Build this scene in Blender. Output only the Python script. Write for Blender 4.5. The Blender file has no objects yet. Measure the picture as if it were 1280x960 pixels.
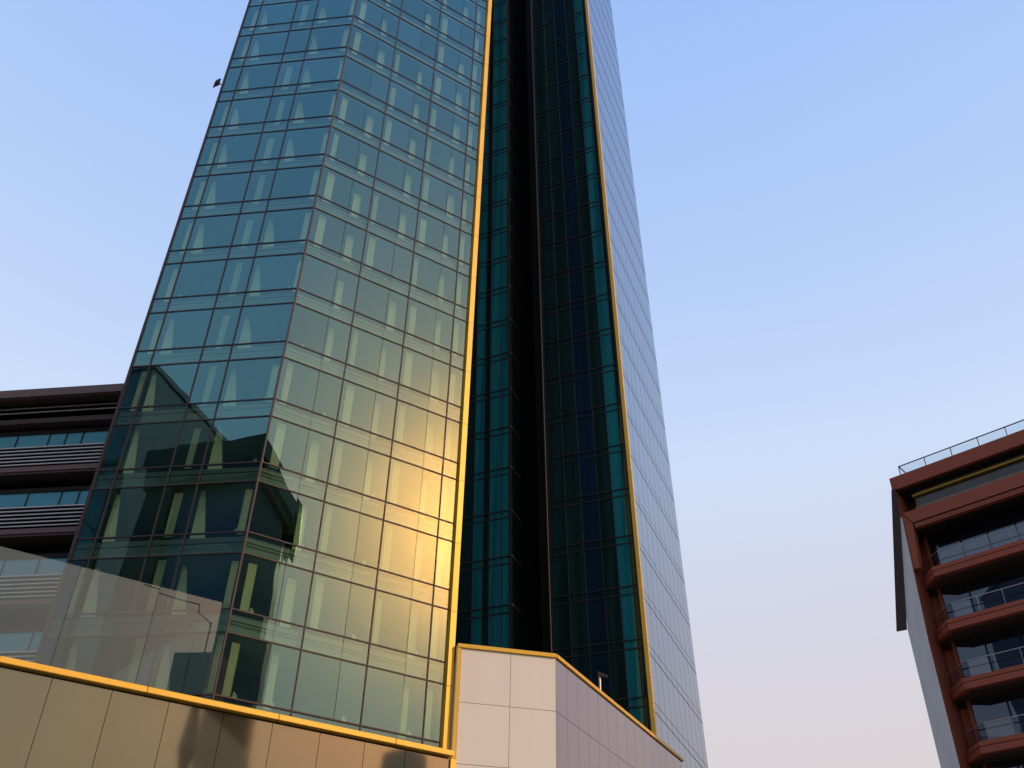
import bpy, math, random
from mathutils import Vector, Matrix

random.seed(7)
scn = bpy.context.scene
col = scn.collection
R = math.radians

# ------------------------------------------------------------------ camera
FPX = 1220.0                                   # focal length in pixels of a 1280 px wide frame
cam_d = bpy.data.cameras.new('camera')
cam_d.sensor_width = 36.0
cam_d.lens = FPX / 1280.0 * 36.0
cam_d.clip_end = 6000
cam_o = bpy.data.objects.new('camera', cam_d)
col.objects.link(cam_o)
up = Vector((40, 1610, -FPX)).normalized()     # world up seen in camera axes
fw = Vector((0, 0, -1))
Yc = (fw - fw.dot(up) * up).normalized()
Xc = Yc.cross(up)
M = Matrix((Xc, Yc, up)).to_4x4()
M.translation = Vector((0, 0, 1.6))
cam_o.matrix_world = M
scn.camera = cam_o

# ------------------------------------------------------------------ sky, sun, exposure
SUN_AZ, SUN_EL = 117.0, 28.5                   # clockwise from +Y
sun_dir = Vector((math.sin(R(SUN_AZ)) * math.cos(R(SUN_EL)), math.cos(R(SUN_AZ)) * math.cos(R(SUN_EL)), math.sin(R(SUN_EL))))
world = bpy.data.worlds.new('World')
scn.world = world
world.use_nodes = True
wn, wl = world.node_tree.nodes, world.node_tree.links
wn.clear()


def wnode(t, **kw):
    n = wn.new(t)
    for k, v in kw.items():
        setattr(n, k, v)
    return n


w_out = wnode('ShaderNodeOutputWorld')
w_bg = wnode('ShaderNodeBackground')
w_bg.inputs['Strength'].default_value = 1.0
wl.new(w_bg.outputs[0], w_out.inputs[0])
sky = wnode('ShaderNodeTexSky', sky_type='NISHITA', sun_disc=False)
sky.sun_elevation = R(SUN_EL)
sky.sun_rotation = R(SUN_AZ)
sky.dust_density = 3.0
sky.air_density = 1.0
sky_s = wnode('ShaderNodeVectorMath', operation='SCALE')
sky_s.inputs['Scale'].default_value = 0.10
wl.new(sky.outputs[0], sky_s.inputs[0])
tc = wnode('ShaderNodeTexCoord')
sep = wnode('ShaderNodeSeparateXYZ')
wl.new(tc.outputs['Generated'], sep.inputs[0])
ramp = wnode('ShaderNodeValToRGB')
stops = [(0.0, (.70, .60, .57)), (.22, (.75, .675, .665)), (.30, (.745, .695, .73)), (.40, (.70, .71, .84)), (.52, (.65, .78, 1.0)),
         (.68, (.50, .665, 1.0)), (.83, (.385, .575, 1.0)), (1.0, (.24, .44, .92))]
els = ramp.color_ramp.elements
els[0].position, els[0].color = stops[0][0], (*stops[0][1], 1)
els[1].position, els[1].color = stops[-1][0], (*stops[-1][1], 1)
for p, c in stops[1:-1]:
    e = els.new(p)
    e.color = (*c, 1)
hn = wnode('ShaderNodeTexNoise')                # uneven haze
hn.inputs['Scale'].default_value = 2.2
hn.inputs['Detail'].default_value = 4
hm = wnode('ShaderNodeMapping')
hm.inputs['Scale'].default_value = (1, 1, 3.0)
wl.new(tc.outputs['Generated'], hm.inputs[0])
wl.new(hm.outputs[0], hn.inputs['Vector'])
ha = wnode('ShaderNodeMath', operation='MULTIPLY_ADD')
wl.new(hn.outputs[0], ha.inputs[0])
ha.inputs[1].default_value = .07
hb_ = wnode('ShaderNodeMath', operation='ADD')
wl.new(sep.outputs['Z'], hb_.inputs[0])
hb_.inputs[1].default_value = -.035
wl.new(hb_.outputs[0], ha.inputs[2])
wl.new(ha.outputs[0], ramp.inputs[0])
hz = wnode('ShaderNodeMix', data_type='RGBA')
hz.inputs[0].default_value = 0.93
wl.new(sky_s.outputs[0], hz.inputs[6])
wl.new(ramp.outputs[0], hz.inputs[7])
# warm haze round the low sun: forward scattering that falls off with the angle from it
dot = wnode('ShaderNodeVectorMath', operation='DOT_PRODUCT')
wl.new(tc.outputs['Generated'], dot.inputs[0])
dot.inputs[1].default_value = sun_dir
ac = wnode('ShaderNodeMath', operation='ARCCOSINE', use_clamp=False)
wl.new(dot.outputs['Value'], ac.inputs[0])


def lobe(width, power, colour, amount=None):
    d = wnode('ShaderNodeMath', operation='DIVIDE')
    wl.new(ac.outputs[0], d.inputs[0])
    d.inputs[1].default_value = R(width)
    p = wnode('ShaderNodeMath', operation='POWER')
    wl.new(d.outputs[0], p.inputs[0])
    p.inputs[1].default_value = power
    m = wnode('ShaderNodeMath', operation='MULTIPLY')
    wl.new(p.outputs[0], m.inputs[0])
    m.inputs[1].default_value = -1.0
    e = wnode('ShaderNodeMath', operation='EXPONENT')
    wl.new(m.outputs[0], e.inputs[0])
    s = wnode('ShaderNodeVectorMath', operation='SCALE')
    s.inputs[0].default_value = colour
    wl.new(e.outputs[0], s.inputs['Scale'])
    return s.outputs[0]


def vadd(a, b):
    n = wnode('ShaderNodeVectorMath', operation='ADD')
    wl.new(a, n.inputs[0])
    wl.new(b, n.inputs[1])
    return n.outputs[0]


glow = vadd(lobe(5.8, 2.0, (18.0, 3.9, .5)), lobe(9.5, 1.6, (2.2, .80, .14)))
veil = wnode('ShaderNodeMix', data_type='RGBA')    # dusty air tints the sky itself on the sun's side
wl.new(lobe(15.5, 2.0, (1, 1, 1)), veil.inputs[0])
wl.new(hz.outputs[2], veil.inputs[6])
veil.inputs[7].default_value = (2.12, 1.16, .80, 1)
wl.new(vadd(veil.outputs[2], glow), w_bg.inputs[0])

sun_d = bpy.data.lights.new('sun', 'SUN')
sun_d.energy = 1.6
sun_d.angle = R(0.6)
sun_d.color = (1.0, .76, .42)
sun_o = bpy.data.objects.new('sun', sun_d)
col.objects.link(sun_o)
sun_o.rotation_euler = (-sun_dir).to_track_quat('-Z', 'Y').to_euler()
scn.view_settings.view_transform = 'Standard'
scn.view_settings.look = 'None'
scn.view_settings.exposure = 0.0
scn.view_settings.gamma = 1.0
scn.cycles.transparent_max_bounces = 24
scn.cycles.caustics_reflective = False
scn.cycles.caustics_refractive = False

# ------------------------------------------------------------------ materials
MAT = {}


def base_mat(name):
    m = bpy.data.materials.new(name)
    m.use_nodes = True
    m.node_tree.nodes.clear()
    return m, m.node_tree.nodes, m.node_tree.links


def principled(name, colour, rough=.5, metal=0.0, var=.12, scale=1.5, bump=0.0, stretch=(1, 1, 1), spec=.5, rvar=.1, coat=0.0):
    m, n, l = base_mat(name)
    out = n.new('ShaderNodeOutputMaterial')
    b = n.new('ShaderNodeBsdfPrincipled')
    l.new(b.outputs[0], out.inputs[0])
    g = n.new('ShaderNodeNewGeometry')
    mp = n.new('ShaderNodeMapping')
    mp.inputs['Scale'].default_value = stretch
    l.new(g.outputs['Position'], mp.inputs[0])
    t = n.new('ShaderNodeTexNoise')
    t.inputs['Scale'].default_value = scale
    t.inputs['Detail'].default_value = 5
    l.new(mp.outputs[0], t.inputs['Vector'])
    oi = n.new('ShaderNodeObjectInfo')
    a = n.new('ShaderNodeMath')
    a.operation = 'MULTIPLY_ADD'
    l.new(oi.outputs['Random'], a.inputs[0])
    a.inputs[1].default_value = .35
    l.new(t.outputs[0], a.inputs[2])
    mx = n.new('ShaderNodeMix')
    mx.data_type = 'RGBA'
    mx.inputs[6].default_value = (*[c * (1 - var) for c in colour], 1)
    mx.inputs[7].default_value = (*[min(1, c * (1 + var)) for c in colour], 1)
    l.new(a.outputs[0], mx.inputs[0])
    l.new(mx.outputs[2], b.inputs['Base Color'])
    rr = n.new('ShaderNodeMath')
    rr.operation = 'MULTIPLY_ADD'
    l.new(t.outputs[0], rr.inputs[0])
    rr.inputs[1].default_value = rvar
    rr.inputs[2].default_value = max(.02, rough - rvar / 2)
    l.new(rr.outputs[0], b.inputs['Roughness'])
    b.inputs['Metallic'].default_value = metal
    b.inputs['Specular IOR Level'].default_value = spec
    b.inputs['Coat Weight'].default_value = coat
    if bump:
        bp = n.new('ShaderNodeBump')
        bp.inputs['Strength'].default_value = bump
        bp.inputs['Distance'].default_value = .02
        l.new(t.outputs[0], bp.inputs['Height'])
        l.new(bp.outputs[0], b.inputs['Normal'])
    MAT[name] = m
    return m


def glass(name, r0, gloss, trans, rough=0.0, wave=.05, body=None, wscale=.35, painted_streak=None):
    """coated sheet glass: mirror part that grows towards grazing, the rest goes through tinted (or on to a backing colour, painted reflections included)"""
    m, n, l = base_mat(name)
    out = n.new('ShaderNodeOutputMaterial')
    mix = n.new('ShaderNodeMixShader')
    l.new(mix.outputs[0], out.inputs[0])
    lw = n.new('ShaderNodeLayerWeight')
    lw.inputs['Blend'].default_value = .5
    pw = n.new('ShaderNodeMath')
    pw.operation = 'POWER'
    pw.inputs[1].default_value = 4.0
    l.new(lw.outputs['Facing'], pw.inputs[0])
    ma = n.new('ShaderNodeMath')
    ma.operation = 'MULTIPLY_ADD'
    l.new(pw.outputs[0], ma.inputs[0])
    ma.inputs[1].default_value = .9 - r0
    ma.inputs[2].default_value = r0
    oi = n.new('ShaderNodeObjectInfo')
    rv = n.new('ShaderNodeMath')
    rv.operation = 'MULTIPLY_ADD'
    l.new(oi.outputs['Random'], rv.inputs[0])
    rv.inputs[1].default_value = .12
    rv.inputs[2].default_value = .94
    mm = n.new('ShaderNodeMath')
    mm.operation = 'MULTIPLY'
    l.new(ma.outputs[0], mm.inputs[0])
    l.new(rv.outputs[0], mm.inputs[1])
    l.new(mm.outputs[0], mix.inputs[0])
    if body is None:
        t = n.new('ShaderNodeBsdfTransparent')
        t.inputs[0].default_value = (*trans, 1)
    else:
        t = n.new('ShaderNodeBsdfDiffuse')
        t.inputs[0].default_value = (*body, 1)
        if painted_streak:  # vertical streaks in the body colour stand in for reflections
            g2 = n.new('ShaderNodeNewGeometry')
            m2 = n.new('ShaderNodeMapping')
            m2.inputs['Scale'].default_value = (1.0, 1.0, .02)
            l.new(g2.outputs['Position'], m2.inputs[0])
            n2 = n.new('ShaderNodeTexNoise')
            n2.inputs['Scale'].default_value = 1.6
            n2.inputs['Detail'].default_value = 4
            l.new(m2.outputs[0], n2.inputs['Vector'])
            r2 = n.new('ShaderNodeMapRange')
            r2.inputs[1].default_value = .38
            r2.inputs[2].default_value = .62
            l.new(n2.outputs[0], r2.inputs[0])
            x2 = n.new('ShaderNodeMix')
            x2.data_type = 'RGBA'
            x2.inputs[6].default_value = (*body, 1)
            x2.inputs[7].default_value = (*painted_streak, 1)
            l.new(r2.outputs[0], x2.inputs[0])
            l.new(x2.outputs[2], t.inputs[0])
    l.new(t.outputs[0], mix.inputs[1])
    g = n.new('ShaderNodeBsdfGlossy')
    g.inputs['Color'].default_value = (*gloss, 1)
    g.inputs['Roughness'].default_value = rough
    l.new(g.outputs[0], mix.inputs[2])
    ge = n.new('ShaderNodeNewGeometry')
    no = n.new('ShaderNodeTexNoise')
    no.inputs['Scale'].default_value = wscale
    no.inputs['Detail'].default_value = 1.0
    l.new(ge.outputs['Position'], no.inputs['Vector'])
    bp = n.new('ShaderNodeBump')
    bp.inputs['Strength'].default_value = wave
    bp.inputs['Distance'].default_value = .06
    l.new(no.outputs[0], bp.inputs['Height'])
    # every sheet sits a touch out of true
    oc = n.new('ShaderNodeTexWhiteNoise')
    oc.noise_dimensions = '1D'
    l.new(oi.outputs['Random'], oc.inputs['W'])
    sb = n.new('ShaderNodeVectorMath')
    sb.operation = 'SUBTRACT'
    l.new(oc.outputs['Color'], sb.inputs[0])
    sb.inputs[1].default_value = (.5, .5, .5)
    sc = n.new('ShaderNodeVectorMath')
    sc.operation = 'SCALE'
    sc.inputs['Scale'].default_value = .0045
    l.new(sb.outputs[0], sc.inputs[0])
    ad = n.new('ShaderNodeVectorMath')
    ad.operation = 'ADD'
    l.new(bp.outputs[0], ad.inputs[0])
    l.new(sc.outputs[0], ad.inputs[1])
    nm = n.new('ShaderNodeVectorMath')
    nm.operation = 'NORMALIZE'
    l.new(ad.outputs[0], nm.inputs[0])
    l.new(nm.outputs[0], g.inputs['Normal'])
    MAT[name] = m
    return m


glass('facade_glass', .145, (.40, .765, .835), (.74, .845, .78), wave=.10)
glass('spandrel_glass', .14, (.425, .765, .825), (.72, .825, .76), wave=.10)
glass('screen_glass', .078, (.80, .86, .76), (.90, .93, .90), wave=.05)
glass('slot_glass', .10, (.25, .6, .7), None, body=(.003, .009, .009), painted_streak=(.006, .030, .030), wave=.15)  # streaks painted in as reflections on the dark panes
glass('slot_skypaint_glass', .12, (.2, .75, .85), None, body=(.006, .11, .14), painted_streak=(.014, .21, .23), wave=.15)  # teal body colour paints in the reflected sky
glass('slot_bluepaint_glass', .10, (.2, .5, .8), None, body=(.003, .012, .022), painted_streak=(.004, .020, .055), wave=.15)  # blue body and streaks paint in reflections
principled('smoked_pane', (.045, .050, .046), .25)
principled('dark_fin', (.035, .022, .018), .7)
glass('balcony_glass', .11, (.45, .62, .85), None, body=(.012, .016, .026), wave=.10)
glass('ribbon_skypaint_glass', .15, (.42, .80, .88), None, body=(.13, .42, .49), wave=.06)  # teal body colour is sky reflection painted into the panes
glass('rail_glass', .04, (.8, .85, .9), (.86, .90, .92))
principled('bronze_frame', (.040, .032, .036), .55, .2, spec=.3)
principled('joint_seal', (.05, .05, .045), .7)
principled('gold_paint', (.76, .48, .055), .45, .15, var=.12, spec=.4, scale=2.5, stretch=(1, 1, .15))
principled('slab_edge', (.30, .37, .33), .8, var=.12, scale=3)
principled('curtain_cloth', (.86, .84, .60), .9, var=.06, scale=4)
principled('room_dark', (.022, .032, .038), .9)
principled('sill_white', (.75, .66, .62), .5)
principled('metal_panel', (.225, .27, .335), .20, 1.0, var=.10, scale=.9, rvar=.08, stretch=(1, 1, .1))
principled('bronze_panel', (.225, .205, .125), .045, .9, var=.08, scale=.4, rvar=.02, bump=.02)
principled('cream_panel', (.76, .77, .69), .30, 0.0, var=.05, scale=.9, spec=.5, rvar=.02, stretch=(1, 1, .12))
principled('mauve_panel', (.34, .29, .30), .10, .8, var=.04, scale=.6, spec=.8, rvar=.04)
principled('dark_reveal', (.10, .035, .02), .5)
principled('slot_black', (.006, .007, .007), .6)
principled('slot_frame', (.005, .008, .008), .5)
principled('steel', (.42, .42, .40), .4, .6)
principled('brown_fascia', (.15, .080, .066), .5, var=.12, scale=.8)
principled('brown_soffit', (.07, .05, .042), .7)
principled('grey_slat', (.55, .51, .49), .4, .2, var=.25, scale=1.2)
principled('void_black', (.012, .010, .009), .9)  # black paints in the shade under eaves and soffits; dark frames share it
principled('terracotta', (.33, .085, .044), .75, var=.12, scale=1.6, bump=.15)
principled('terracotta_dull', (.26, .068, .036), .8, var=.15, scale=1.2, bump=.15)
principled('grey_render', (.62, .65, .63), .85, var=.16, scale=2.2, bump=.3, stretch=(1, 1, .25))
principled('yellow_band', (.42, .30, .03), .6)
principled('olive_stone', (.20, .20, .15), .8, var=.2)
principled('asphalt', (.05, .05, .052), .9, scale=.4, var=.3)
principled('paving', (.30, .28, .26), .85, scale=.7, var=.15)
principled('dark_cladding', (.018, .026, .022), .55)
principled('blue_concrete', (.13, .19, .27), .8, scale=.2)
principled('red_brick', (.72, .28, .20), .8)
principled('plum_brick', (.42, .25, .22), .8)
principled('pale_brightener', (.72, .66, .54), .8)  # pale colour to lighten a reflection
principled('feather', (.012, .012, .014), .7)
principled('roof_felt', (.22, .21, .20), .9)

# ------------------------------------------------------------------ helpers
CUBE_F = [(0, 1, 2, 3), (7, 6, 5, 4), (0, 4, 5, 1), (1, 5, 6, 2), (2, 6, 7, 3), (3, 7, 4, 0)]


class Frame:
    """local frame of a wall: s along it, q inwards (away from the street), z up; it may lean with height"""

    def __init__(self, A, az, right_hand=True, lean=(0, 0), zref=0):
        self.A = Vector((A[0], A[1], 0))
        self.d = Vector((math.sin(R(az)), math.cos(R(az)), 0))
        self.n = Vector((-self.d.y, self.d.x, 0)) if right_hand else Vector((self.d.y, -self.d.x, 0))
        self.lean, self.zref = lean, zref

    def p(self, s, q, z):
        v = self.A + self.d * s + self.n * q
        k = z - self.zref
        return Vector((v.x + self.lean[0] * k, v.y + self.lean[1] * k, z))


def box_vf(fr, s0, s1, q0, q1, z0, z1):
    v = [fr.p(s0, q0, z0), fr.p(s1, q0, z0), fr.p(s1, q1, z0), fr.p(s0, q1, z0),
         fr.p(s0, q0, z1), fr.p(s1, q0, z1), fr.p(s1, q1, z1), fr.p(s0, q1, z1)]
    return v, CUBE_F


def prism_vf(pts0, pts1):
    n = len(pts0)
    f = [tuple(range(n))[::-1], tuple(range(n, 2 * n))]
    f += [(i, (i + 1) % n, n + (i + 1) % n, n + i) for i in range(n)]
    return list(pts0) + list(pts1), f


def tube_vf(a, b, r, r2=None, n=8):
    a, b = Vector(a), Vector(b)
    r2 = r if r2 is None else r2
    ax = (b - a).normalized()
    x = ax.orthogonal().normalized()
    y = ax.cross(x)
    c = [(math.cos(2 * math.pi * i / n), math.sin(2 * math.pi * i / n)) for i in range(n)]
    return prism_vf([a + (x * u + y * w) * r for u, w in c], [b + (x * u + y * w) * r2 for u, w in c])


def merge(*vfs):
    V, F = [], []
    for v, f in vfs:
        o = len(V)
        V += list(v)
        F += [tuple(i + o for i in q) for q in f]
    return V, F


MESH = {}


class Thing:
    def __init__(self, name, label, cat, loc, group=None):
        self.root = bpy.data.objects.new(name, None)
        self.root.empty_display_size = .5
        self.root.location = loc
        self.loc = Vector(loc)
        col.objects.link(self.root)
        self.root['label'] = label
        self.root['category'] = cat
        if group:
            self.root['group'] = group

    def part(self, name, vf, mat, parent=None, label=None, kind=None, key=None, z=0.0, bevel=0):
        """one mesh part; with a key alike pieces share one mesh and differ by their height z"""
        if key is not None and key in MESH:
            me = MESH[key]
        else:
            v, f = vf() if callable(vf) else vf
            me = bpy.data.meshes.new(name)
            me.from_pydata([Vector(p) - self.loc for p in v], [], f)
            import bmesh
            bm = bmesh.new()
            bm.from_mesh(me)
            bmesh.ops.recalc_face_normals(bm, faces=bm.faces)
            if bevel:
                bmesh.ops.bevel(bm, geom=bm.edges[:], offset=bevel, segments=1, affect='EDGES')
            bm.to_mesh(me)
            bm.free()
            me.materials.append(MAT[mat])
            if key is not None:
                MESH[key] = me
        o = bpy.data.objects.new(name, me)
        col.objects.link(o)
        o.parent = parent or self.root
        o.location = (0, 0, z - (parent.location.z if parent else 0))
        if label:
            o['label'] = label
        if kind:
            o['kind'] = kind
        return o


def single(name, vf, mat, label=None, cat=None, kind=None):
    v, f = vf
    me = bpy.data.meshes.new(name)
    me.from_pydata([Vector(p) for p in v], [], f)
    me.materials.append(MAT[mat])
    o = bpy.data.objects.new(name, me)
    col.objects.link(o)
    if label:
        o['label'] = label
        o['category'] = cat
    if kind:
        o['kind'] = kind
    return o


# ------------------------------------------------------------------ ground
WORLD = Frame((0, 0), 90)
single('ground', ([(-2500, -2500, 0), (2500, -2500, 0), (2500, 2500, 0), (-2500, 2500, 0)], [(0, 1, 2, 3)]), 'asphalt', kind='structure')
single('pavement', box_vf(WORLD, -60, 60, 26, 120, -.3, .12), 'paving', kind='structure')

# ------------------------------------------------------------------ the glass tower
C_, F_, E_ = (-11.9, 39.7), (-2.88, 45.3), (-20.15, 40.9)
Z0, PITCH, NF = 15.36, 3.757, 30
az_of = lambda a, b: math.degrees(math.atan2(b[0] - a[0], b[1] - a[1]))
len_of = lambda a, b: math.hypot(b[0] - a[0], b[1] - a[1])
FR = Frame(C_, az_of(C_, F_))
FL = Frame(C_, az_of(C_, E_), right_hand=False)
LR, LL = len_of(C_, F_), len_of(C_, E_)
tower = Thing('glass_tower', 'tall faceted teal glass tower with gold vertical fins and a dark recessed slot', 'tower', (-5, 52, 0))
T = tower.part
ZT = Z0 + PITCH * NF


def curtain_vf(fr, s0, s1, q, z0, z1, wedge=0.0, folds=7):
    """pleated cloth; with wedge the top edge is drawn in like a tied-back drape"""
    pts_b, pts_t = [], []
    for i in range(folds * 2 + 1):
        u = i / (folds * 2)
        dq = .03 if i % 2 else -.03
        pts_b.append(fr.p(s0 + (s1 - s0) * u, q + dq, z0))
        pts_t.append(fr.p(s0 + (s1 - s0) * u * (1 - wedge), q + dq, z1))
    n = len(pts_b)
    V = pts_b + pts_t
    Fc = [(i, i + 1, n + i + 1, n + i) for i in range(n - 1)]
    back = [p + fr.n * .015 for p in V]
    m = len(V)
    Fc2 = [tuple(k + m for k in q[::-1]) for q in Fc]
    rim = [(0, n, m + n, m), (n - 1, m + n - 1, m + 2 * n - 1, 2 * n - 1)]
    return V + back, Fc + Fc2 + rim


def facade(fr, tag, length, mull, splits, drapes, fittings):
    edges = [0.0] + [m * length for m in mull] + [length]
    for j in range(NF):
        za = Z0 + PITCH * j
        zv, zs = za + PITCH - 1.06, za + PITCH
        for bay in range(len(edges) - 1):
            cuts = [edges[bay]] + [edges[bay] + (edges[bay + 1] - edges[bay]) * c for c in (splits.get(bay, []) if j < 18 else [])] + [edges[bay + 1]]
            for c in range(len(cuts) - 1):
                a, b = cuts[c] + .012, cuts[c + 1] - .012
                T('window_pane', lambda: box_vf(fr, a, b, 0, .02, 0.02, PITCH - 1.08), 'facade_glass', key=('wp', tag, bay, c, j < 18), z=za)
                T('spandrel_pane', lambda: box_vf(fr, a, b, 0, .02, 0.02, 1.04), 'spandrel_glass', key=('sp', tag, bay, c, j < 18), z=zv)
        for nm, z, h, q0 in (('transom', za, .065, -.03), ('transom', zv, .055, -.03)):
            T(nm, lambda: box_vf(fr, .0, length, q0, .08, -h / 2, h / 2), 'bronze_frame', key=('tr', tag), z=z)
        T('spandrel_rail', lambda: box_vf(fr, .0, length, .05, .10, -.02, .03), 'bronze_frame', key=('sr', tag), z=zv + .56)
        T('floor_slab', lambda: box_vf(fr, .05, length - .05, .22, 5.0, 0, .82), 'slab_edge', key=('fs', tag), z=zv + .12)
        if j > 16:
            continue
        for k, (bay, u0, u1, wedge, q) in enumerate(drapes):
            w = edges[bay + 1] - edges[bay]
            s0, s1 = edges[bay] + w * u0, edges[bay] + w * u1
            jit = random.uniform(-.05, .05) * w
            if random.random() < .12:
                continue
            T('curtain', curtain_vf(fr, s0 + jit * .4, s1 + jit, q, za + .08, zv - random.choice((.02, .02, .25)), wedge), 'curtain_cloth')
        for k, (bay, u) in enumerate(fittings):
            if random.random() < .8:
                w = edges[bay + 1] - edges[bay]
                s = edges[bay] + w * (u + random.uniform(-.04, .04))
                T('sill_lamp', merge(box_vf(fr, s - .11, s + .11, .10, .2, za + .06, za + .13), tube_vf(fr.p(s - .05, .15, za + .13), fr.p(s - .03, .15, za + .30), .035, .05, 6),
                                     tube_vf(fr.p(s + .07, .15, za + .13), fr.p(s + .05, .15, za + .24), .03, .045, 6)), 'sill_white')
    for i, e in enumerate(edges[1:-1]):
        T('mullion', box_vf(fr, e - .028, e + .028, -.04, .12, Z0 - 1.0, ZT), 'bronze_frame')


# front right facet: three wide bays (each of two sheets) and a narrow one; then the left facet
facade(FR, 'r', LR, [.322, .625, .917], {0: [.60], 1: [.60], 2: [.62]},
       [(0, .13, .245, 0, .32), (0, .72, .85, .1, .75), (1, .10, .215, 0, .32), (1, .72, .85, .1, .75), (2, .10, .215, 0, .32), (2, .74, .88, .1, .75), (3, .30, .66, 0, .4)],
       [(0, .30), (0, .78), (1, .76), (2, .80)])
facade(FL, 'l', LL, [.355, .548, .876], {},
       [(0, .09, .19, 0, .35), (0, 1.0, .74, .75, .6), (1, .48, .72, 0, .35), (2, .98, .74, .7, .5), (3, .22, .58, 0, .4)],
       [(0, .16), (2, .82)])
# below the first floor line: glass down to the roof of the podium, with its sill rail
for fr, ln, tag in ((FR, LR, 'r'), (FL, LL, 'l')):
    T('spandrel_pane', box_vf(fr, 0.02, ln - .02, 0, .02, Z0 - .95, Z0 - .06), 'spandrel_glass')
    T('floor_slab', box_vf(fr, .05, ln - .05, .22, 5.0, Z0 - 1.2, Z0 - .1), 'slab_edge')
T('mullion', prism_vf([FR.p(-.03, -.05, Z0 - 1), FR.p(.05, -.03, Z0 - 1), FR.p(.05, .15, Z0 - 1), FL.p(.05, .15, Z0 - 1), FL.p(.05, -.03, Z0 - 1)],
                      [FR.p(-.03, -.05, ZT), FR.p(.05, -.03, ZT), FR.p(.05, .15, ZT), FL.p(.05, .15, ZT), FL.p(.05, -.03, ZT)]), 'bronze_frame', label='corner mullion where the two facets meet')
T('edge_trim', box_vf(FL, LL - .05, LL + .06, -.06, .3, Z0 - 1.0, ZT), 'bronze_frame')
# dark core behind the rooms, end walls and the roof of the front wing
rB = FR.p(LR, 13.0, 0)
rc = [FR.p(.3, 4.4, 0), FR.p(LR - .2, 4.4, 0), FR.p(LR - .2, 12.8, 0), Vector((-20.0, 56, 0)), FL.p(LL - .2, 4.4, 0), FL.p(1.2, 4.4, 0)]
T('core_wall', prism_vf([Vector((p.x, p.y, 2)) for p in rc], [Vector((p.x, p.y, ZT - .2)) for p in rc]), 'room_dark')
T('return_wall', box_vf(FR, LR - .10, LR + .06, .45, 13.0, Z0 - 1.2, ZT), 'slot_frame')
T('return_wall', box_vf(FL, LL - .10, LL + .02, .35, 15.0, Z0 - 1.2, ZT), 'slot_skypaint_glass')
rf = [FR.p(0, 0, 0), FR.p(LR, 0, 0), FR.p(LR, 13, 0), Vector((-20.2, 56, 0)), FL.p(LL, 0, 0)]
T('roof', prism_vf([Vector((p.x, p.y, ZT)) for p in rf], [Vector((p.x, p.y, ZT + .9)) for p in rf]), 'bronze_frame')
# gold fin on the edge of the slot, in lengths with open joints
zf, k = 14.2, 0
while zf < ZT + 1:
    z2 = zf + PITCH * 1.0
    T('gold_fin', box_vf(FR, LR + .07, LR + .39, -.20, .42, zf + .012, z2 - .012), 'gold_paint')
    zf = z2
# free-standing glass screen that carries the facet on past the corner
for s0, s1 in ((-3.12, -.10), (-6.35, -3.16), (-9.7, -6.39), (-13.0, -9.74)):
    T('glass_screen', box_vf(FR, s0, s1, -.01, .02, 14.2, 19.28), 'screen_glass')
    T('screen_joint', box_vf(FR, s0 - .035, s0 - .005, -.02, .03, 14.2, 19.27), 'joint_seal')

# rear volume: two dark glazed walls either side of a black gap, and the long panelled flank
LEAN = (-2.05 / 79.6, 0)
G0 = (9.24, 59.7)
FW = Frame(G0, -67, right_hand=False, lean=LEAN, zref=20.24)     # runs back-left from the second fin
ZB, ZR = 14.0, 124.0
NR = 28


def rear_cols(cols, j, za):
    for i, (s0, s1, mt) in enumerate(cols):
        T('slot_pane', box_vf(FW, s0 + .015, s1 - .015, 0, .03, za + .05, za + PITCH - .62), mt)
        T('slot_spandrel', box_vf(FW, s0 + .015, s1 - .015, .02, .04, za + PITCH - .56, za + PITCH - .03), mt)


W2 = [(.35, .62, 'slot_glass'), (.62, 1.55, 'slot_skypaint_glass'), (1.55, 2.6, 'slot_glass'), (2.6, 3.9, 'slot_bluepaint_glass'), (3.9, 5.1, 'slot_glass'), (5.1, 6.3, 'slot_glass')]
W1 = [(9.5, 10.1, 'slot_skypaint_glass'), (10.1, 11.1, 'slot_skypaint_glass'), (11.1, 11.6, 'slot_glass'), (11.6, 12.4, 'slot_skypaint_glass'), (12.4, 14.5, 'slot_glass')]
for j in range(NR):
    za = Z0 + PITCH * j
    if za > 113:
        break
    for grp, a, b in ((W2, .35, 6.35), (W1, 9.5, 14.5)):
        rear_cols(grp, j, za)
        for dz in (0.0, -.58):
            T('slot_transom', box_vf(FW, a, b, -.05, .05, za + dz - .035, za + dz + .035), 'slot_frame')
    # pale stay on the side of the gap at each floor
    T('bracket', tube_vf(FW.p(9.34, -.05, za), FW.p(9.34, 1.95, za), .035, n=6), 'steel')
    T('post_clamp', tube_vf(FW.p(6.46, -.22, za + .5), FW.p(6.46, -.22, za + .75), .06, n=8), 'bronze_frame')
for grp in (W2, W1):
    for s0, s1, m in grp:
        T('slot_mullion', box_vf(FW, s0 - .025, s0 + .025, -.06, .06, ZB, ZR), 'slot_frame')
T('slot_wall', box_vf(FW, .3, 6.38, .05, .5, ZB, ZR), 'slot_black')
T('slot_wall', box_vf(FW, 9.47, 20, .05, .5, ZB, ZR), 'slot_black')
T('slot_reveal', box_vf(FW, 6.38, 6.44, .02, 6, ZB, ZR), 'slot_black')
T('slot_reveal', box_vf(FW, 9.40, 9.47, .02, 6, ZB, ZR), 'slot_frame')
T('slot_back', box_vf(FW, 6.3, 9.6, 6, 6.4, ZB, ZR), 'slot_black')
T('guide_post', tube_vf(FW.p(6.46, -.22, ZB), FW.p(6.46, -.22, ZR), .05, n=8), 'slot_frame')
FS = Frame(G0, 23, lean=LEAN, zref=20.24)                         # flank, runs back-right
width_at = lambda z: 14.95 - (z - 22) * .0227
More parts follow.
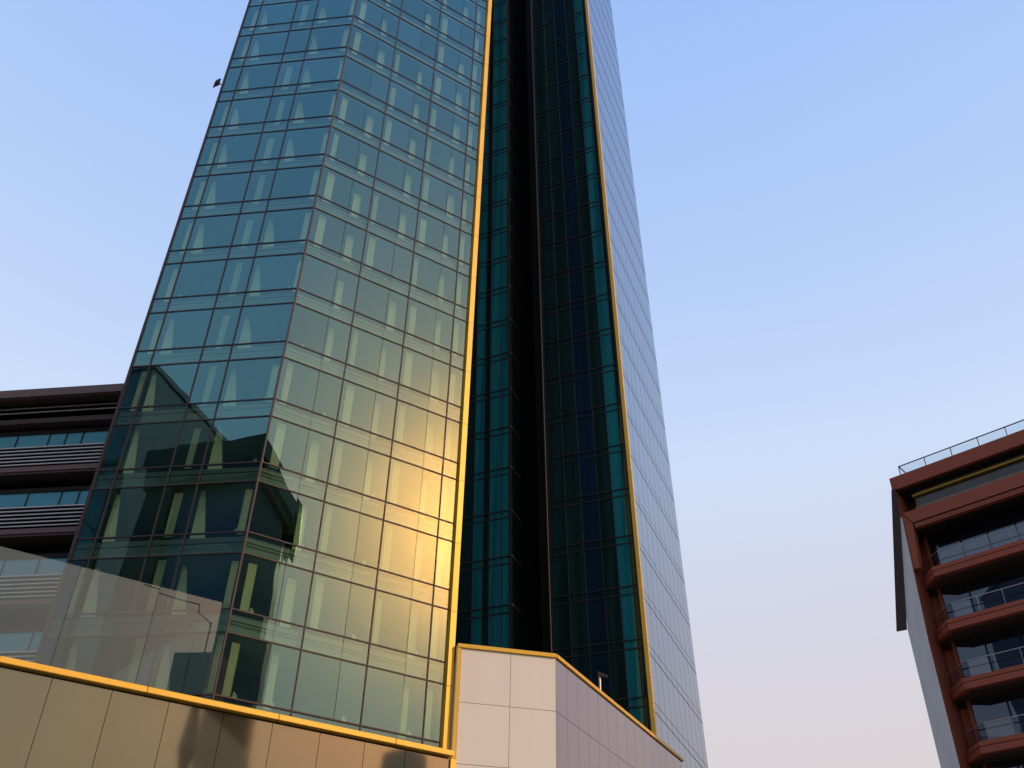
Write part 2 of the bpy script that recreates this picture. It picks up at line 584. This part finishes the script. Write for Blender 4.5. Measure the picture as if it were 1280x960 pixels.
NCOL = 10
for j in range(28):
    za = Z0 - .3 + PITCH * j
    zb = za + PITCH
    for c in range(NCOL):
        def pt(u, z, q):
            return FS.p(.12 + (width_at(z) - .12) * u, q, z)
        u0, u1 = c / NCOL, (c + 1) / NCOL
        g = .0016
        b4 = [pt(u0 + g, za + .022, 0), pt(u1 - g, za + .022, 0), pt(u1 - g, zb - .022, 0), pt(u0 + g, zb - .022, 0)]
        t4 = [pt(u0 + g, za + .022, .05), pt(u1 - g, za + .022, .05), pt(u1 - g, zb - .022, .05), pt(u0 + g, zb - .022, .05)]
        T('flank_panel', prism_vf(b4, t4), 'metal_panel')
    T('flank_seam', prism_vf([pt(0, zb - .60, -.012), pt(1, zb - .60, -.012), pt(1, zb - .56, -.012), pt(0, zb - .56, -.012)],
                             [pt(0, zb - .60, .02), pt(1, zb - .60, .02), pt(1, zb - .56, .02), pt(0, zb - .56, .02)]), 'slot_frame')
bk = lambda z, q0: [FS.p(.1, q0, z), FS.p(width_at(z) - .05, q0, z), FS.p(width_at(z) - .05, 14, z), FW.p(20, .5, z), FW.p(20, .05, z) + Vector((0, .2, 0)), ]
T('flank_backing', prism_vf([FS.p(.12, .06, ZB), FS.p(width_at(ZB) - .02, .06, ZB), FS.p(width_at(ZB) - .02, .8, ZB), FS.p(.12, .8, ZB)],
                            [FS.p(.12, .06, ZR), FS.p(width_at(ZR) - .02, .06, ZR), FS.p(width_at(ZR) - .02, .8, ZR), FS.p(.12, .8, ZR)]), 'slot_frame')
T('rear_wall', prism_vf([FS.p(width_at(ZB) - .4, .8, ZB), FS.p(width_at(ZB) - .2, .8, ZB), FW.p(20, 14.4, ZB), FW.p(20, 14.1, ZB)],
                        [FS.p(width_at(ZR) - .4, .8, ZR), FS.p(width_at(ZR) - .2, .8, ZR), FW.p(20, 14.4, ZR), FW.p(20, 14.1, ZR)]), 'slot_frame')
T('roof', prism_vf([FS.p(0, 0, ZR), FS.p(width_at(ZR), 0, ZR), FW.p(20, 14.3, ZR), FW.p(20, 0, ZR)],
                   [FS.p(0, 0, ZR + 1), FS.p(width_at(ZR), 0, ZR + 1), FW.p(20, 14.3, ZR + 1), FW.p(20, 0, ZR + 1)]), 'bronze_frame')
zf = 16.5
while zf < ZR - 4:
    T('gold_fin', box_vf(FW, -.06, .20, -.24, .02, zf + .01, zf + 2 * PITCH - .01), 'gold_paint')
    zf += 2 * PITCH
T('fin_backing', box_vf(FW, .02, .40, .02, .30, ZB, ZR), 'slot_frame')

# ------------------------------------------------------------------ podium
pod = Thing('podium', 'low podium of bronze and cream wall panels with gold coping below the tower', 'podium', (-4, 43, 0))
P = pod.part
OFF = -.6
js = [-1.79, -1.585, -1.38, -1.175, -.97, -.78, -.585, -.377, -.17, .038, .235, .433, .628, .813, 1.022]
for i in range(len(js) - 1):
    a, b = js[i] * LR + .012, js[i + 1] * LR - .012
    for r, (za, zb) in enumerate(((10.9, 14.52), (7.3, 10.87), (3.7, 7.27), (.3, 3.67))):
        P('wall_panel', box_vf(FR, a, b, OFF, OFF + .05, za, zb), 'bronze_panel')
P('wall_core', box_vf(FR, js[0] * LR, 1.02 * LR, OFF + .06, OFF + .5, 0, 14.5), 'slot_black')
a = js[0] * LR
while a < 1.02 * LR - .5:
    b = min(a + 5.4, 1.029 * LR)
    P('coping', box_vf(FR, a + .006, b - .006, OFF - .30, .10, 14.59, 14.83), 'gold_paint', bevel=.02)
    a = b
P('corner_trim', box_vf(FR, 1.0225 * LR, 1.048 * LR, OFF - .10, OFF + .25, .1, 14.51), 'gold_paint')
P('terrace_slab', prism_vf([FR.p(js[0] * LR, .1, 14.0), FR.p(LR, .1, 14.0), FR.p(LR, 13, 14.0), FR.p(js[0] * LR, 24, 14.0)],
                           [FR.p(js[0] * LR, .1, 14.35), FR.p(LR, .1, 14.35), FR.p(LR, 13, 14.35), FR.p(js[0] * LR, 24, 14.35)]), 'roof_felt')
KB = 1.0463
FB = Frame((-2.17 * KB, 43.2 * KB), 78)
LB = 4.63 * KB
FD = Frame((FB.p(LB, 0, 0).x, FB.p(LB, 0, 0).y), 28)
ZTOP = 19.82
rows = [ZTOP, 17.21, 14.43, 11.64, 8.85, 6.05, 3.25, .4]
for r in range(len(rows) - 1):
    for (a, b) in ((.16, 2.60), (2.60, LB)):
        P('wall_panel', box_vf(FB, a + .010, b - .010, 0, .05, rows[r + 1] + .012, rows[r] - .012), 'cream_panel')
    a, c = .0, 0
    while a < 18.3:
        b = min(a + 1.30, 18.6)
        P('wall_panel', box_vf(FD, a + .010, b - .010, 0, .05, rows[r + 1] + .012, rows[r] - .012), 'mauve_panel')
        a = b
top = [FB.p(.16, .07, 0), FB.p(LB - .06, .07, 0), FD.p(.02, .07, 0), FD.p(18.6, .07, 0), FD.p(18.6, 8, 0), FB.p(.16, 14, 0)]
P('wall_core', prism_vf([Vector((p.x, p.y, .1)) for p in top], [Vector((p.x, p.y, ZTOP - .05)) for p in top]), 'dark_reveal')
P('coping', box_vf(FB, -.04, LB + .03, -.10, .45, ZTOP, ZTOP + .20), 'gold_paint', bevel=.015)
P('coping', box_vf(FD, .05, 9.0, -.10, .45, ZTOP + .002, ZTOP + .20), 'gold_paint', bevel=.015)
P('coping', box_vf(FD, 9.012, 18.7, -.10, .45, ZTOP + .002, ZTOP + .20), 'gold_paint', bevel=.015)
P('corner_trim', box_vf(FB, -.04, .15, -.06, .40, .1, ZTOP - .004), 'gold_paint')

# floodlight on the coping of the podium
fl = Thing('floodlight', 'small black floodlight on a pale post above the sloping podium coping', 'floodlight', (FD.p(7.3, .7, 0).x, FD.p(7.3, .7, 0).y, ZTOP - .04))
b0 = FD.p(7.3, .7, ZTOP - .04)
fl.part('base_plate', box_vf(FD, 7.18, 7.42, .58, .82, ZTOP - .04, ZTOP + .02), 'steel')
fl.part('post', tube_vf(b0, b0 + Vector((0, 0, 1.75)), .06), 'steel')
hd = b0 + Vector((.03, 0, 1.8))
fl.part('lamp_head', prism_vf([hd + Vector((-.16, -.14, -.02)), hd + Vector((.42, -.14, -.18)), hd + Vector((.42, .14, -.18)), hd + Vector((-.16, .14, -.02))],
                              [hd + Vector((-.12, -.14, .16)), hd + Vector((.40, -.12, -.04)), hd + Vector((.40, .12, -.04)), hd + Vector((-.12, .14, .16))]), 'slot_frame')
fl.part('lens', prism_vf([hd + Vector((-.10, -.11, -.055)), hd + Vector((.38, -.11, -.19)), hd + Vector((.38, .11, -.19)), hd + Vector((-.10, .11, -.055))],
                         [hd + Vector((-.10, -.11, -.03)), hd + Vector((.38, -.11, -.165)), hd + Vector((.38, .11, -.165)), hd + Vector((-.10, .11, -.03))]), 'rail_glass')

# ------------------------------------------------------------------ brown building with louvred bands
FBR = Frame((-23.0, 46.7), 98)          # s runs to the right; the building goes on to the left
br = Thing('louvred_building', 'brown office block with ribbon windows and grey louvre bands beside the glass tower', 'building', (-35, 52, 0))
B = br.part
S0, S1 = -26.0, 2.5
sills = [32.1, 28.1, 23.95, 19.8, 15.7]
B('wall', box_vf(FBR, S0, S1, 1.65, 14, 0, 35.05), 'void_black')
B('roof_fascia', box_vf(FBR, S0, S1, -1.0, -.7, 34.98, 35.52), 'brown_fascia')
B('roof', box_vf(FBR, S0, S1, -.7, 14, 35.1, 35.45), 'brown_soffit')
for k, z in enumerate((34.72, 34.40)):
    B('louvre', prism_vf([FBR.p(S0, -.15, z), FBR.p(S0, .12, z + .16), FBR.p(S0, .12, z + .20), FBR.p(S0, -.15, z + .06)],
                         [FBR.p(S1, -.15, z), FBR.p(S1, .12, z + .16), FBR.p(S1, .12, z + .20), FBR.p(S1, -.15, z + .06)]), 'grey_slat')
B('band_soffit', box_vf(FBR, S0, S1, -.05, 1.6, 33.72, 34.05), 'brown_soffit')
for i, zs in enumerate(sills):
    # windows set back behind the band
    s = S1 - .4
    wd = [2.0, 2.05, 1.02, 1.05, 2.0, 2.0]
    c = i
    while s > S0:
        w = wd[c % 6]
        c += 1
        B('window_pane', box_vf(FBR, s - w + .03, s - .03, .50, .53, zs - .9, zs + 1.15), 'ribbon_skypaint_glass')
        B('window_mullion', box_vf(FBR, s - .03, s + .03, .44, .56, zs - .9, zs + 1.15), 'bronze_frame')
        s -= w
    B('window_head', box_vf(FBR, S0, S1, .42, 1.64, zs + 1.15, zs + 1.4), 'void_black')
    for k in range(6):
        z = zs - .16 - k * .235
        B('louvre', prism_vf([FBR.p(S0, -.10, z), FBR.p(S0, .12, z + .09), FBR.p(S0, .12, z + .14), FBR.p(S0, -.10, z + .07)],
                             [FBR.p(S1, -.10, z), FBR.p(S1, .12, z + .09), FBR.p(S1, .12, z + .14), FBR.p(S1, -.10, z + .07)]), 'grey_slat')
    B('band_backing', box_vf(FBR, S0, S1, .16, .40, zs - 1.55, zs - .02), 'void_black')
    B('band_fascia', box_vf(FBR, S0, S1, -.12, .14, zs - 1.78, zs - 1.48), 'brown_fascia')
    B('band_soffit', box_vf(FBR, S0, S1, -.06, 1.6, zs - 1.92, zs - 1.80), 'brown_soffit')

# ------------------------------------------------------------------ terracotta balcony building
FT = Frame((26.313, 54.0), 134)
tb = Thing('terracotta_building', 'terracotta apartment block with stacked balconies and a roof terrace railing', 'building', (32, 56, 0))
K = tb.part
SE = 26.0
QG = 1.75


def ledge(z, first=False):
    """balcony: slab with a two step lip whose left end is chamfered back to the end wall"""
    def lip(q0, z0, z1, mat, name):
        a = [FT.p(-.30 + q0, q0, 0), FT.p(SE, q0, 0), FT.p(SE, QG + .2, 0), FT.p(-1.55, QG + .2, 0), FT.p(-1.55, 1.25 + q0, 0)]
        return K(name, prism_vf([Vector((p.x, p.y, z0)) for p in a], [Vector((p.x, p.y, z1)) for p in a]), mat, parent)
    parent = None
    parent = lip(.0, z - .52, z - .17, 'terracotta', 'balcony')
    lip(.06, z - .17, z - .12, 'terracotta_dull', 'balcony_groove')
    lip(.0, z - .12, z + .12, 'terracotta', 'balcony_curb')
    a = [FT.p(-.05, .35, 0), FT.p(SE, .35, 0), FT.p(SE, QG + .2, 0), FT.p(-1.5, QG + .2, 0), FT.p(-1.5, 1.5, 0)]
    K('balcony_soffit', prism_vf([Vector((p.x, p.y, z - .60)) for p in a], [Vector((p.x, p.y, z - .522)) for p in a]), 'brown_soffit', parent)
    # glass rail with posts
    s, n = .25, 0
    rails = [(.22, .12, SE, .12)]
    while s < SE - 1:
        K('rail_glass', box_vf(FT, s + .04, s + 1.42, .12, .14, z + .16, z + 1.02), 'rail_glass', parent)
        K('rail_post', box_vf(FT, s - .012, s + .012, .11, .15, z + .12, z + 1.06), 'steel', parent)
        s += 1.46
    K('handrail', box_vf(FT, .2, SE, .11, .15, z + 1.06, z + 1.095), 'steel', parent)
    e0, e1 = FT.p(.20, .13, z + 1.085), FT.p(-1.5, 1.4, z + 1.085)
    K('handrail', tube_vf(e0, e1, .03), 'steel', parent)
    dn = Vector((0, 0, .9))
    K('rail_glass', prism_vf([e0 - dn, e1 - dn, e1 - dn * .05, e0 - dn * .05], [p + Vector((.012, .012, 0)) for p in (e0 - dn, e1 - dn, e1 - dn * .05, e0 - dn * .05)]), 'rail_glass', parent)


lz = [29.25, 25.8, 22.25, 18.7, 15.15, 11.6, 8.05, 4.5]
for i, z in enumerate(lz):
    ledge(z)
    zt = (lz[i - 1] - .52) if i else 32.5
    s, c = -.75, i
    wdt = [2.0, 1.65, 1.7, 2.0, 1.6]
    while s < SE - 2:
        w = wdt[c % 5]
        c += 1
        K('window_pane', box_vf(FT, s + .04, s + w - .04, QG, QG + .03, z + .12, zt - .35), 'balcony_glass')
        K('window_mullion', box_vf(FT, s + w - .04, s + w + .04, QG - .05, QG + .05, z + .12, zt - .35), 'void_black')
        s += w
    K('window_transom', box_vf(FT, -.75, SE, QG - .04, QG + .04, z + 1.22, z + 1.28), 'void_black')
    K('window_jamb', box_vf(FT, -.95, -.75, QG - .08, QG + .05, z + .12, zt - .05), 'terracotta_dull')
    K('window_head', box_vf(FT, -1.5, SE, QG - .02, QG + .2, zt - .34, zt - .02), 'void_black')
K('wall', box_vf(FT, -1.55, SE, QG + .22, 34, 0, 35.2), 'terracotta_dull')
# end wall: rendered front edge, terracotta reveal
gp = [(-2.60, 0), (-1.60, 0), (-1.60, 25), (-1.34, 33.45), (-1.34, 35.2), (-1.56, 35.2), (-2.68, 25.9)]
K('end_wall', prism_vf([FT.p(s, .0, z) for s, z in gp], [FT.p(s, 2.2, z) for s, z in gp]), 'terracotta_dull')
K('end_wall_face', prism_vf([FT.p(s, -.03, z) for s, z in [(-2.60, 0), (-1.62, 0), (-1.62, 25), (-1.36, 33.2), (-1.60, 33.2), (-2.68, 25.9)]],
                            [FT.p(s, -.002, z) for s, z in [(-2.60, 0), (-1.62, 0), (-1.62, 25), (-1.36, 33.2), (-1.60, 33.2), (-2.68, 25.9)]]), 'grey_render', label='grey rendered front edge of the end wall')
fp = [(-1.55, 35.3), (-1.30, 35.3), (-1.48, 33.1), (-2.70, 25.95), (-3.33, 26.0)]
K('edge_fin', prism_vf([FT.p(s, -.14, z) for s, z in fp], [FT.p(s, -.04, z) for s, z in fp]), 'dark_fin', label='dark slanting fin hanging from the roof corner')
# top storey: heavy band, setback strip and overhanging roof with railing
bandp = [(-1.25, 33.45), (SE, 33.45), (SE, 32.62), (-.75, 32.62)]
K('parapet_band', prism_vf([FT.p(s, -.04, z) for s, z in bandp], [FT.p(s, .30, z) for s, z in bandp]), 'terracotta')
K('parapet_groove', box_vf(FT, -.7, SE, .02, .28, 32.52, 32.618), 'void_black')
K('parapet_lip', box_vf(FT, -.7, SE, -.02, .35, 32.22, 32.518), 'terracotta_dull')
K('parapet_soffit', box_vf(FT, -1.3, SE, .32, QG + .2, 32.3, 32.7), 'void_black')
K('corner_reveal', prism_vf([FT.p(-1.32, .01, 33.4), FT.p(-.80, .01, 32.6), FT.p(-1.08, .01, 29.6), FT.p(-1.42, .01, 29.6)],
                            [FT.p(-1.32, .5, 33.4), FT.p(-.80, .5, 32.6), FT.p(-1.08, .5, 29.6), FT.p(-1.42, .5, 29.6)]), 'terracotta')
K('setback_wall', box_vf(FT, -.55, SE, .9, 1.3, 33.4, 35.2), 'olive_stone')
s = -.5
while s < SE - 1:
    K('clerestory_pane', box_vf(FT, s + .05, s + 2.40, .84, .87, 34.05, 34.75), 'smoked_pane')
    s += 2.45
K('cornice_band', box_vf(FT, -.62, SE, .62, .88, 34.74, 34.86), 'yellow_band')
K('setback_sill', box_vf(FT, -.58, SE, .70, .90, 33.62, 34.0), 'olive_stone')
K('roof_slab', box_vf(FT, -1.55, SE, -.02, 34, 35.28, 36.2), 'terracotta')
K('roof_soffit', box_vf(FT, -1.3, SE, .25, 12, 35.16, 35.27), 'void_black')
s = -.85
while s < SE - 1:
    K('roof_rail_post', box_vf(FT, s - .025, s + .025, .22, .27, 36.2, 36.95), 'bronze_frame')
    K('roof_rail_glass', box_vf(FT, s + .05, s + 1.7, .24, .255, 36.25, 36.9), 'rail_glass')
    s += 1.75
K('roof_handrail', box_vf(FT, -.87, SE, .21, .28, 36.95, 37.0), 'bronze_frame')
K('roof_handrail', box_vf(FT, -.87, -.80, .28, 8, 36.95, 37.0), 'bronze_frame')
for q in (1.9, 3.6, 5.3, 7.0):
    K('roof_rail_post', box_vf(FT, -.86, -.81, q, q + .05, 36.2, 36.95), 'bronze_frame')

# ------------------------------------------------------------------ bird perched at the tower's edge
stub = FL.p(LL + .06, .1, 57.7)
T('perch_bracket', tube_vf(stub, FL.p(LL + .72, .1, 57.7), .03, n=6), 'bronze_frame')
bp0 = FL.p(LL + .50, .1, 57.73)
spine = [((-.24, -.34), .015), ((-.17, -.17), .055), ((-.10, .0), .085), ((-.03, .10), .135), ((.01, .22), .155), ((.02, .33), .135), ((.03, .40), .095), ((.05, .46), .10), ((.08, .52), .085),
         ((.13, .55), .045), ((.17, .545), .02), ((.23, .53), .004)]
fwd_b, side_b = -FL.d, FL.n
V, Fs = [], []
NS = 10
for k, ((u, h), r) in enumerate(spine):
    u0, h0 = spine[max(0, k - 1)][0]
    u1, h1 = spine[min(len(spine) - 1, k + 1)][0]
    tan = (fwd_b * (u1 - u0) + Vector((0, 0, h1 - h0))).normalized()
    nrm = tan.cross(side_b).normalized()
    flat = 1.7 if k < 2 else 1.0
    for i in range(NS):
        a = 2 * math.pi * i / NS
        V.append(bp0 + fwd_b * u + Vector((0, 0, h + .02)) + side_b * math.cos(a) * r * flat + nrm * math.sin(a) * r / (flat ** 2))
for k in range(len(spine) - 1):
    for i in range(NS):
        Fs.append((k * NS + i, k * NS + (i + 1) % NS, k * NS + NS + (i + 1) % NS, k * NS + NS + i))
Fs += [tuple(range(NS))[::-1], tuple(range(len(V) - NS, len(V)))]
bd = Thing('bird', 'black bird perched on the upper outer edge of the glass tower', 'bird', bp0)
bd.part('body', (V, Fs), 'feather')
for sg in (1, -1):
    w = [bp0 + fwd_b * u + Vector((0, 0, h)) + side_b * sg * o for u, h, o in ((.06, .40, .10), (.09, .25, .15), (-.02, .06, .13), (-.18, -.12, .07), (-.10, .12, .15), (-.06, .32, .13))]
    bd.part('wing', prism_vf(w, [p + side_b * sg * .025 for p in w]), 'feather')
    bd.part('leg', tube_vf(bp0 + side_b * sg * .05 + Vector((0, 0, -.01)), bp0 + side_b * sg * .05 + fwd_b * -.02 + Vector((0, 0, .16)), .014, .022, 6), 'bronze_frame')

# ------------------------------------------------------------------ buildings across the street, seen as reflections in the glass
# dark block with an overhanging roof, behind and to the right of the camera
FX = Frame((55, -23.0), az_of((55, -23.0), (74.2, -30.0)), right_hand=False)
LX = len_of((55, -23.0), (74.2, -30.0))
db = Thing('dark_office_block', 'dark office block with overhanging flat roof, mirrored beside the tower corner', 'building', (64, -34, 0))
SK = Vector((math.sin(R(128)), math.cos(R(128)), 0)) * 16


def skew_block(name, s0, s1, q, z0, z1, mat, back=1.0):
    a = [FX.p(s0, q, 0), FX.p(s1, q, 0), FX.p(s1, q, 0) + SK * back, FX.p(s0, q, 0) + SK * back]
    db.part(name, prism_vf([Vector((p.x, p.y, z0)) for p in a], [Vector((p.x, p.y, z1)) for p in a]), mat)


skew_block('wall', .8, LX - 2.2, 1.4, 0, 82, 'dark_cladding')
skew_block('roof', 0, LX, 0, 83.2, 86.4, 'dark_cladding', 1.1)
skew_block('roof_band', .4, LX - 1.0, .7, 82, 83.2, 'bronze_frame')
skew_block('added_pale_base', -.2, LX - 1.6, .9, 0, 43.5, 'pale_brightener')  # added pale base, lightens the block's reflection in the bronze panels
# portal framed block behind and to the left
pf = Thing('portal_block', 'dark portal framed block with recessed bluish glazing, mirrored in the left facet', 'building', (-48, -18, 0))
FP = Frame((-60.5, -10), 90, right_hand=False)
pf.part('roof_beam', box_vf(FP, 0, 26, 0, 14, 61.4, 66.4), 'dark_cladding')
pf.part('pillar', box_vf(FP, 0.3, 4.6, .5, 13, 0, 61.4), 'dark_cladding')
pf.part('pillar', box_vf(FP, 23, 26, .5, 13, 0, 61.4), 'dark_cladding')
pf.part('wall', box_vf(FP, 4.6, 23, 2, 12.5, 0, 61.4), 'blue_concrete')
# tall hazy slab farther back
hb = Thing('slate_tower_block', 'tall slate blue slab block, mirrored high in the left facet', 'building', (-102, -62, 0))
HW = Frame((-125, -33.0), 90, right_hand=False)
hb.part('wall', box_vf(HW, 0, 41.2, 0, 60, 0, 101.0), 'blue_concrete')
hb.part('roof_edge', box_vf(HW, -.4, 41.6, -.4, 60, 101.0, 102.0), 'blue_concrete')
# slim frame with cross braces on that skyline
gf = Thing('lattice_frame', 'dark lattice frame standing across the street, mirrored in the left facet', 'frame', (-63, -9, 0))
for s0, s1 in ((-9.5, -9.0), (-4.0, -3.4)):
    gf.part('post', box_vf(FP, s0, s1, 0, .6, 0, 65.5), 'dark_cladding')
gf.part('beam', box_vf(FP, -9.5, -3.4, 0, .6, 65.5, 66.2), 'dark_cladding')
for za in (48.0, 55.5, 61.5):
    gf.part('brace', tube_vf(FP.p(-9.0, .45, za + 5.0), FP.p(-3.5, .45, za), .22), 'dark_cladding')
# upper box of a red brown building with an aerial, on an added column
rt = Thing('red_aerial_block', 'red brown building top with an aerial on an added slim column, mirrored in the glass screen', 'tank tower', (29.8, -1.5, 0))
rp = [(28.4, .7), (32.6, -.5), (31.2, -3.7), (27.0, -2.5)]
rt.part('block_box', prism_vf([Vector((x, y, 34.0)) for x, y in rp], [Vector((x, y, 38.2)) for x, y in rp]), 'plum_brick')
rt.part('wall_face', prism_vf([Vector((28.42, .72, 34.0)), Vector((32.62, -.48, 34.0)), Vector((32.63, -.44, 34.0)), Vector((28.43, .76, 34.0))],
                              [Vector((28.42, .72, 38.2)), Vector((32.62, -.48, 38.2)), Vector((32.63, -.44, 38.2)), Vector((28.43, .76, 38.2))]), 'red_brick')
cc = Vector((29.8, -1.5, 0))  # added column: leaves sky below the box in the reflections
rt.part('column', merge(tube_vf(cc, cc + Vector((0, 0, 26.5)), .32, .30, 12), tube_vf(cc + Vector((0, 0, 26.5)), cc + Vector((0, 0, 29)), .30, .85, 12), tube_vf(cc + Vector((0, 0, 29)), cc + Vector((0, 0, 31.5)), .85, .6, 12),
                        tube_vf(cc + Vector((0, 0, 31.5)), cc + Vector((0, 0, 34.0)), .6, .35, 12)), 'grey_render')
m0 = Vector((28.6, -.2, 38.2))
rt.part('aerial_mast', tube_vf(m0, m0 + Vector((0, 0, 3.4)), .06), 'bronze_frame')
for k, (zz, ln) in enumerate(((1.9, .7), (2.3, .8), (2.8, .9), (3.2, .6))):
    rt.part('aerial_arm', tube_vf(m0 + Vector((-ln * .6, ln * .4, zz)), m0 + Vector((ln * .6, -ln * .4, zz + .25)), .04), 'bronze_frame')
m1 = Vector((29.6, .2, 38.2))
rt.part('aerial_mast', tube_vf(m1, m1 + Vector((0, 0, 2.2)), .07), 'bronze_frame')
# overhead cable running past it
cb = [Vector((28.6, -.2, 41.4)), Vector((27.6, -1.2, 42.4)), Vector((27.55, -1.25, 43.2)), Vector((23.5, -5.5, 44.2))]
single('overhead_cable', merge(*[tube_vf(cb[i], cb[i + 1], .05, n=6) for i in range(3)]), 'bronze_frame', 'thin overhead cable running to the aerial, mirrored in the glass screen', 'cable')
# water tower
for (x, y, z), lab in (((60.5, 3.4, 35.0), 'grey water tower with a round flared tank, mirrored in the bronze panels'),):
    w = Thing('water_tower', lab, 'water tower', (x, y, 0), None)
    c = Vector((x, y, 0))
    w.part('shaft', tube_vf(c, c + Vector((0, 0, z - 3.4)), 1.5, 1.3, 14), 'grey_render')
    w.part('tank', merge(tube_vf(c + Vector((0, 0, z - 3.4)), c + Vector((0, 0, z - 1.2)), 1.3, 2.9, 14), tube_vf(c + Vector((0, 0, z - 1.2)), c + Vector((0, 0, z + 1.2)), 2.9, 2.6, 14),
                         tube_vf(c + Vector((0, 0, z + 1.2)), c + Vector((0, 0, z + 1.8)), 2.6, 1.2, 14)), 'grey_render')
